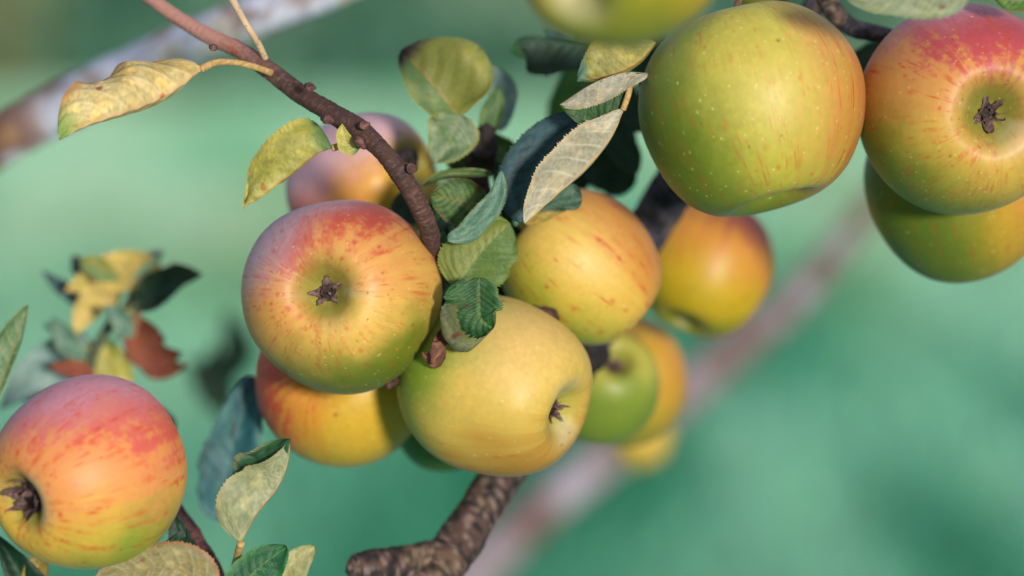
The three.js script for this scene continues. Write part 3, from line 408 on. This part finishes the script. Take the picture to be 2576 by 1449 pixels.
lf(bough, { label: 'small teal leaf lying over the striped yellow apple', pal: { ...P.teal, top: [[54, 92, 84], [96, 128, 104]] }, dz: 0.025, fine: 1, mid: [[1350, 530], [1400, 508], [1436, 500], [1464, 500]], R: { w: 30, fold: 0 }, L: { w: 34 }, peak: 0.7, blunt: 0.4 });
lf(bough, { pal: P.ochre, dz: 0.034, mid: [[1318, 560], [1350, 535], [1390, 522], [1440, 520]], R: { w: 28 }, L: { w: 12 } });
lf(bough, { label: 'rounded green leaf beside the foot of the twig', pal: { ...P.green, top: [[56, 96, 42], [98, 132, 62]], edge: [134, 96, 62], rib: [170, 116, 70] }, dz: 0.012, fine: 1, mid: [[1225, 520], [1185, 510], [1136, 500], [1084, 492]], R: { w: 56, fold: 6 }, L: { w: 64, fold: 12, curl: 20 }, blunt: 0.5, peak: 0.5, spots: 0.74 });
lf(bough, { pal: { ...P.green, top: [[74, 108, 62], [120, 142, 86]] }, dz: 0.032, mid: [[1240, 440], [1180, 438], [1110, 444], [1062, 470]], R: { w: 16, fold: 20 }, L: { w: 20, fold: 60 }, blunt: 0.5 });
lf(bough, { label: 'narrow mint-green leaf seen from the side in the cluster', pal: P.mint, fine: 1, dz: -0.006, mid: [[1262, 430], [1252, 490], [1216, 545], [1172, 588], [1126, 604]], R: { w: 34, fold: 30 }, L: { w: 30, fold: -30 }, roll: 10, blunt: 0.55, peak: 0.55, spots: 0.78 });
lf(bough, { label: 'broad green leaf with a pale midrib above the lower apples', pal: P.leafy, fine: 1, dz: 0.004, mid: [[1146, 724], [1168, 688], [1210, 632], [1250, 590], [1284, 562]], R: { w: 92, fold: 10, curl: -8 }, L: { w: 88, fold: 14, curl: -6 }, peak: 0.48, blunt: 0.55, spots: 0.78 });
lf(bough, { label: 'folded green leaf with a red-brown spot on the pale apple', pal: { ...P.green, top: [[30, 84, 40], [66, 112, 62]], under: [[112, 120, 92], [136, 142, 112]], spot: [110, 50, 40] }, fine: 1, dz: -0.012, mid: [[1206, 698], [1206, 752], [1210, 800], [1240, 828]], L: { w: 58, fold: 8, curl: 6 }, R: { w: 152, fold: -6, curl: 172, c0: 0.58, c1: 0.74, blunt: 0.4 }, peak: 0.46, blunt: 0.5, spots: 0.72 });
lf(bough, { label: 'crumpled brown scrap of dead leaf between the front apples', pal: P.brown, dry: 1, fine: 1, dz: -0.004, mid: [[1112, 826], [1096, 852], [1084, 886], [1062, 890]], R: { w: 20, fold: 40, curl: 90 }, L: { w: 38, fold: -20, curl: 60 }, blunt: 0.4, ragged: 0.4, wave: 0.9 });
lf(bough, { pal: P.brown, dry: 1, fine: 1, dz: -0.006, mid: [[1114, 862], [1100, 884], [1084, 916]], R: { w: 30, fold: 20, curl: 60 }, L: { w: 12, fold: -20, curl: 60 }, blunt: 0.4, ragged: 0.4, wave: 0.9 });
// leaves inside the cluster, coloured dark to paint its shade
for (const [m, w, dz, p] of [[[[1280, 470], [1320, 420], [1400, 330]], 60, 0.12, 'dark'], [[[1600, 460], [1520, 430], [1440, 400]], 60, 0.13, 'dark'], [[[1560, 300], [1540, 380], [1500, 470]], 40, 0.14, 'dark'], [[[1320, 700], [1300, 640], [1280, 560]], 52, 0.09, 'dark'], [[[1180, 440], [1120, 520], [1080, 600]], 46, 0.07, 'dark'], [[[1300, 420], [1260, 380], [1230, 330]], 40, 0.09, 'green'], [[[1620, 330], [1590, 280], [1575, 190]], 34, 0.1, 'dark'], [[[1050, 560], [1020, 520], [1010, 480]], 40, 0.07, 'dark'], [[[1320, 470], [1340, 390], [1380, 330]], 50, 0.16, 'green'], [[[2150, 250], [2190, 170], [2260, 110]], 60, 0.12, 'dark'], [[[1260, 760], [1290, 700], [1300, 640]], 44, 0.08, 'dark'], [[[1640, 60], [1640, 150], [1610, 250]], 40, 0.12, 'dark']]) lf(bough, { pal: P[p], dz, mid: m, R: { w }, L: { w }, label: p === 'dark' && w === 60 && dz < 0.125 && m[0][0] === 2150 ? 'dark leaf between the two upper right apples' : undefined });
for (const [m, w, dz, p] of [[[[1330, 660], [1230, 600], [1120, 560]], 70, 0.075, 'dark'], [[[1080, 640], [1130, 560], [1190, 470]], 56, 0.08, 'dark'], [[[1300, 560], [1290, 480], [1240, 410]], 56, 0.085, 'dark'], [[[1120, 640], [1100, 720], [1110, 800]], 40, 0.06, 'dark'], [[[1180, 440], [1150, 400], [1120, 370]], 34, 0.085, 'green'], [[[1320, 470], [1270, 420], [1220, 380]], 34, 0.1, 'dark'], [[[1480, 470], [1430, 440], [1360, 430]], 60, 0.14, 'dark'], [[[1600, 440], [1550, 330], [1560, 230]], 44, 0.12, 'dark'], [[[1560, 470], [1500, 400], [1420, 350]], 54, 0.15, 'dark'], [[[1560, 40], [1590, 120], [1640, 200]], 56, 0.08, 'dark'], [[[1500, 60], [1480, 130], [1420, 170]], 50, 0.09, 'dark']]) lf(bough, { pal: P[p], dz, mid: m, R: { w }, L: { w } });  // more dark leaves, added to close gaps and deepen the shade
// top right
lf(bough, { label: 'blurred green leaf hanging over the gap between the upper right apples', pal: { ...P.green, top: [[52, 106, 62], [84, 136, 84]], edge: [110, 150, 110] }, face: -1, dz: -0.085, mid: [[2440, -40], [2360, -20], [2260, -10], [2130, -8]], R: { w: 30 }, L: { w: 64, fold: 0, curl: 10 }, blunt: 0.55 });
lf(bough, { pal: P.khaki, dz: -0.03, mid: [[2640, -40], [2590, -5], [2540, 0], [2500, -10]], R: { w: 30 }, L: { w: 34 } });
// lower left shoot
lf(shoot, { label: 'pale sage leaf rolled along its length, standing left of the lower apples', pal: P.sage, face: -1, fine: 1, dz: -0.02, mid: [[606, 1366], [648, 1292], [697, 1232], [724, 1172], [732, 1104]], L: { w: 112, fold: 12, curl: -16, peak: 0.3, blunt: 0.95 }, R: { w: 140, fold: -158, curl: -6, peak: 0.58, blunt: 0.5 }, tooth: 0.05, veins: 6, stalk: [[570, 1490, 0.03, 11], [592, 1420, 0.01, 10], [606, 1366, 0, 10]] });
lf(shoot, { label: 'blue-teal blurred leaf beside the lower apples', pal: { ...P.teal, top: [[40, 98, 108], [74, 128, 140]], edge: [110, 150, 124] }, dz: 0.1, mid: [[545, 1310], [570, 1200], [600, 1080], [632, 945]], R: { w: 78 }, L: { w: 76 }, blunt: 0.55 });  // blue-teal tone paints the bluish shade lying on this leaf
lf(shoot, { label: 'khaki curved leaf at the bottom edge', pal: P.khaki, face: -1, fine: 1, dz: -0.05, mid: [[530, 1500], [470, 1440], [400, 1428], [320, 1442], [240, 1470]], R: { w: 66, fold: 10, curl: -30 }, L: { w: 60 }, blunt: 0.5, peak: 0.35 });
lf(shoot, { label: 'green leaf at the bottom edge right of the curled sage leaf', pal: { ...P.green, top: [[22, 92, 54], [46, 122, 72]], edge: [110, 150, 84] }, fine: 1, dz: -0.02, mid: [[560, 1540], [610, 1470], [660, 1420], [722, 1376]], R: { w: 70, fold: 6 }, L: { w: 50 }, blunt: 0.5 });
lf(shoot, { label: 'pale yellow-green leaf at the bottom edge', pal: { ...P.sage, under: [[176, 178, 120], [200, 200, 146]] }, face: -1, dz: 0.01, mid: [[690, 1500], [720, 1450], [750, 1410], [792, 1374]], R: { w: 44 }, L: { w: 36 }, blunt: 0.5 });
for (const [m, w, dz] of [[[[520, 1500], [470, 1400], [430, 1280]], 40, 0.03], [[[330, 1500], [410, 1420], [470, 1330]], 46, 0.0], [[[120, 1520], [60, 1450], [-10, 1340]], 46, 0.03]]) lf(shoot, { pal: P.dark, dz, mid: m, R: { w }, L: { w } });
lf(shoot, { pal: P.ochre, dz: 0.03, mid: [[110, 1400], [90, 1440], [60, 1500]], R: { w: 34 }, L: { w: 30 } });
lf(shoot, { label: 'upright green leaf at the left edge', pal: { ...P.sage, under: [[84, 124, 76], [130, 160, 118]] }, face: -1, dz: -0.07, fine: 1, mid: [[-40, 1060], [-6, 980], [34, 880], [72, 768]], R: { w: 16, fold: 30 }, L: { w: 64, fold: 10 }, blunt: 0.6 });
// blurred spray
for (const [m, wr, wl, p, dz, label] of [
  [[[405, 668], [330, 672], [250, 690], [160, 735]], 44, 60, 'sprayGold', 0.16, 'olive-yellow drooping leaf of the blurred spray'],
  [[[300, 700], [260, 740], [215, 790], [190, 840]], 42, 34, 'sprayGold', 0.165],
  [[[300, 690], [310, 740], [290, 800], [285, 830]], 26, 34, 'sprayGold', 0.165],
  [[[352, 782], [390, 735], [440, 700], [508, 690]], 40, 48, 'dark', 0.15, 'dark green leaf on the right of the blurred spray'],
  [[[345, 800], [365, 850], [400, 890], [460, 890]], 62, 44, 'rust', 0.16, 'rust-red withered leaf of the blurred spray'],
  [[[270, 850], [265, 900], [290, 960], [330, 1010]], 56, 60, 'lemon', 0.165, 'yellow leaf just above the lower left apple'],
  [[[240, 870], [160, 900], [80, 950], [0, 1030]], 60, 60, 'ice', 0.17, 'bluish leaf at the left of the blurred spray'],
  [[[230, 770], [180, 740], [140, 710], [105, 680]], 18, 20, 'teal', 0.18], [[[230, 700], [200, 670], [185, 640]], 22, 22, 'teal', 0.18],
  [[[330, 690], [370, 660], [412, 628]], 24, 26, 'ice', 0.18], [[[220, 850], [170, 845], [110, 815]], 20, 20, 'mint', 0.18], [[[215, 900], [170, 860], [130, 800]], 34, 30, 'mint', 0.15], [[[300, 700], [240, 668], [190, 655]], 24, 30, 'olive', 0.15], [[[330, 850], [300, 800], [262, 770]], 26, 26, 'mint', 0.14], [[[240, 960], [190, 930], [120, 920]], 26, 26, 'rust', 0.15], [[[350, 900], [400, 930], [470, 920]], 26, 30, 'rust', 0.17], [[[60, 1010], [110, 940], [200, 880]], 34, 40, 'teal', 0.18],
  [[[430, 1090], [415, 1060], [400, 1025]], 26, 26, 'dark', 0.16]]) lf(spray, { pal: P[p], dz: dz + 0.01, mid: m, R: { w: wr }, L: { w: wl }, label, dry: p === 'sprayGold' || p === 'rust' });
// far blurred shoots
const farShoot = thing('far_shoot', 'very blurred dark green leaves low in the left background', 'shoot', at(560, 1080, 0.75));
limb('stem', farShoot, [[600, 1300, 0.75, 12], [570, 1080, 0.75, 12], [540, 860, 0.75, 8]], { seed: 61, seg: 40, rad: 10, color: plain([60, 84, 60], [40, 60, 46]) });
for (const [m, w] of [[[[570, 1040], [540, 960], [530, 880]], 52], [[[560, 960], [600, 880], [560, 780]], 44], [[[575, 1020], [520, 960], [470, 900]], 36]]) lf(farShoot, { pal: P.dark, dz: 0.75, mid: m, R: { w }, L: { w } });

renderer.render(scene, camera);
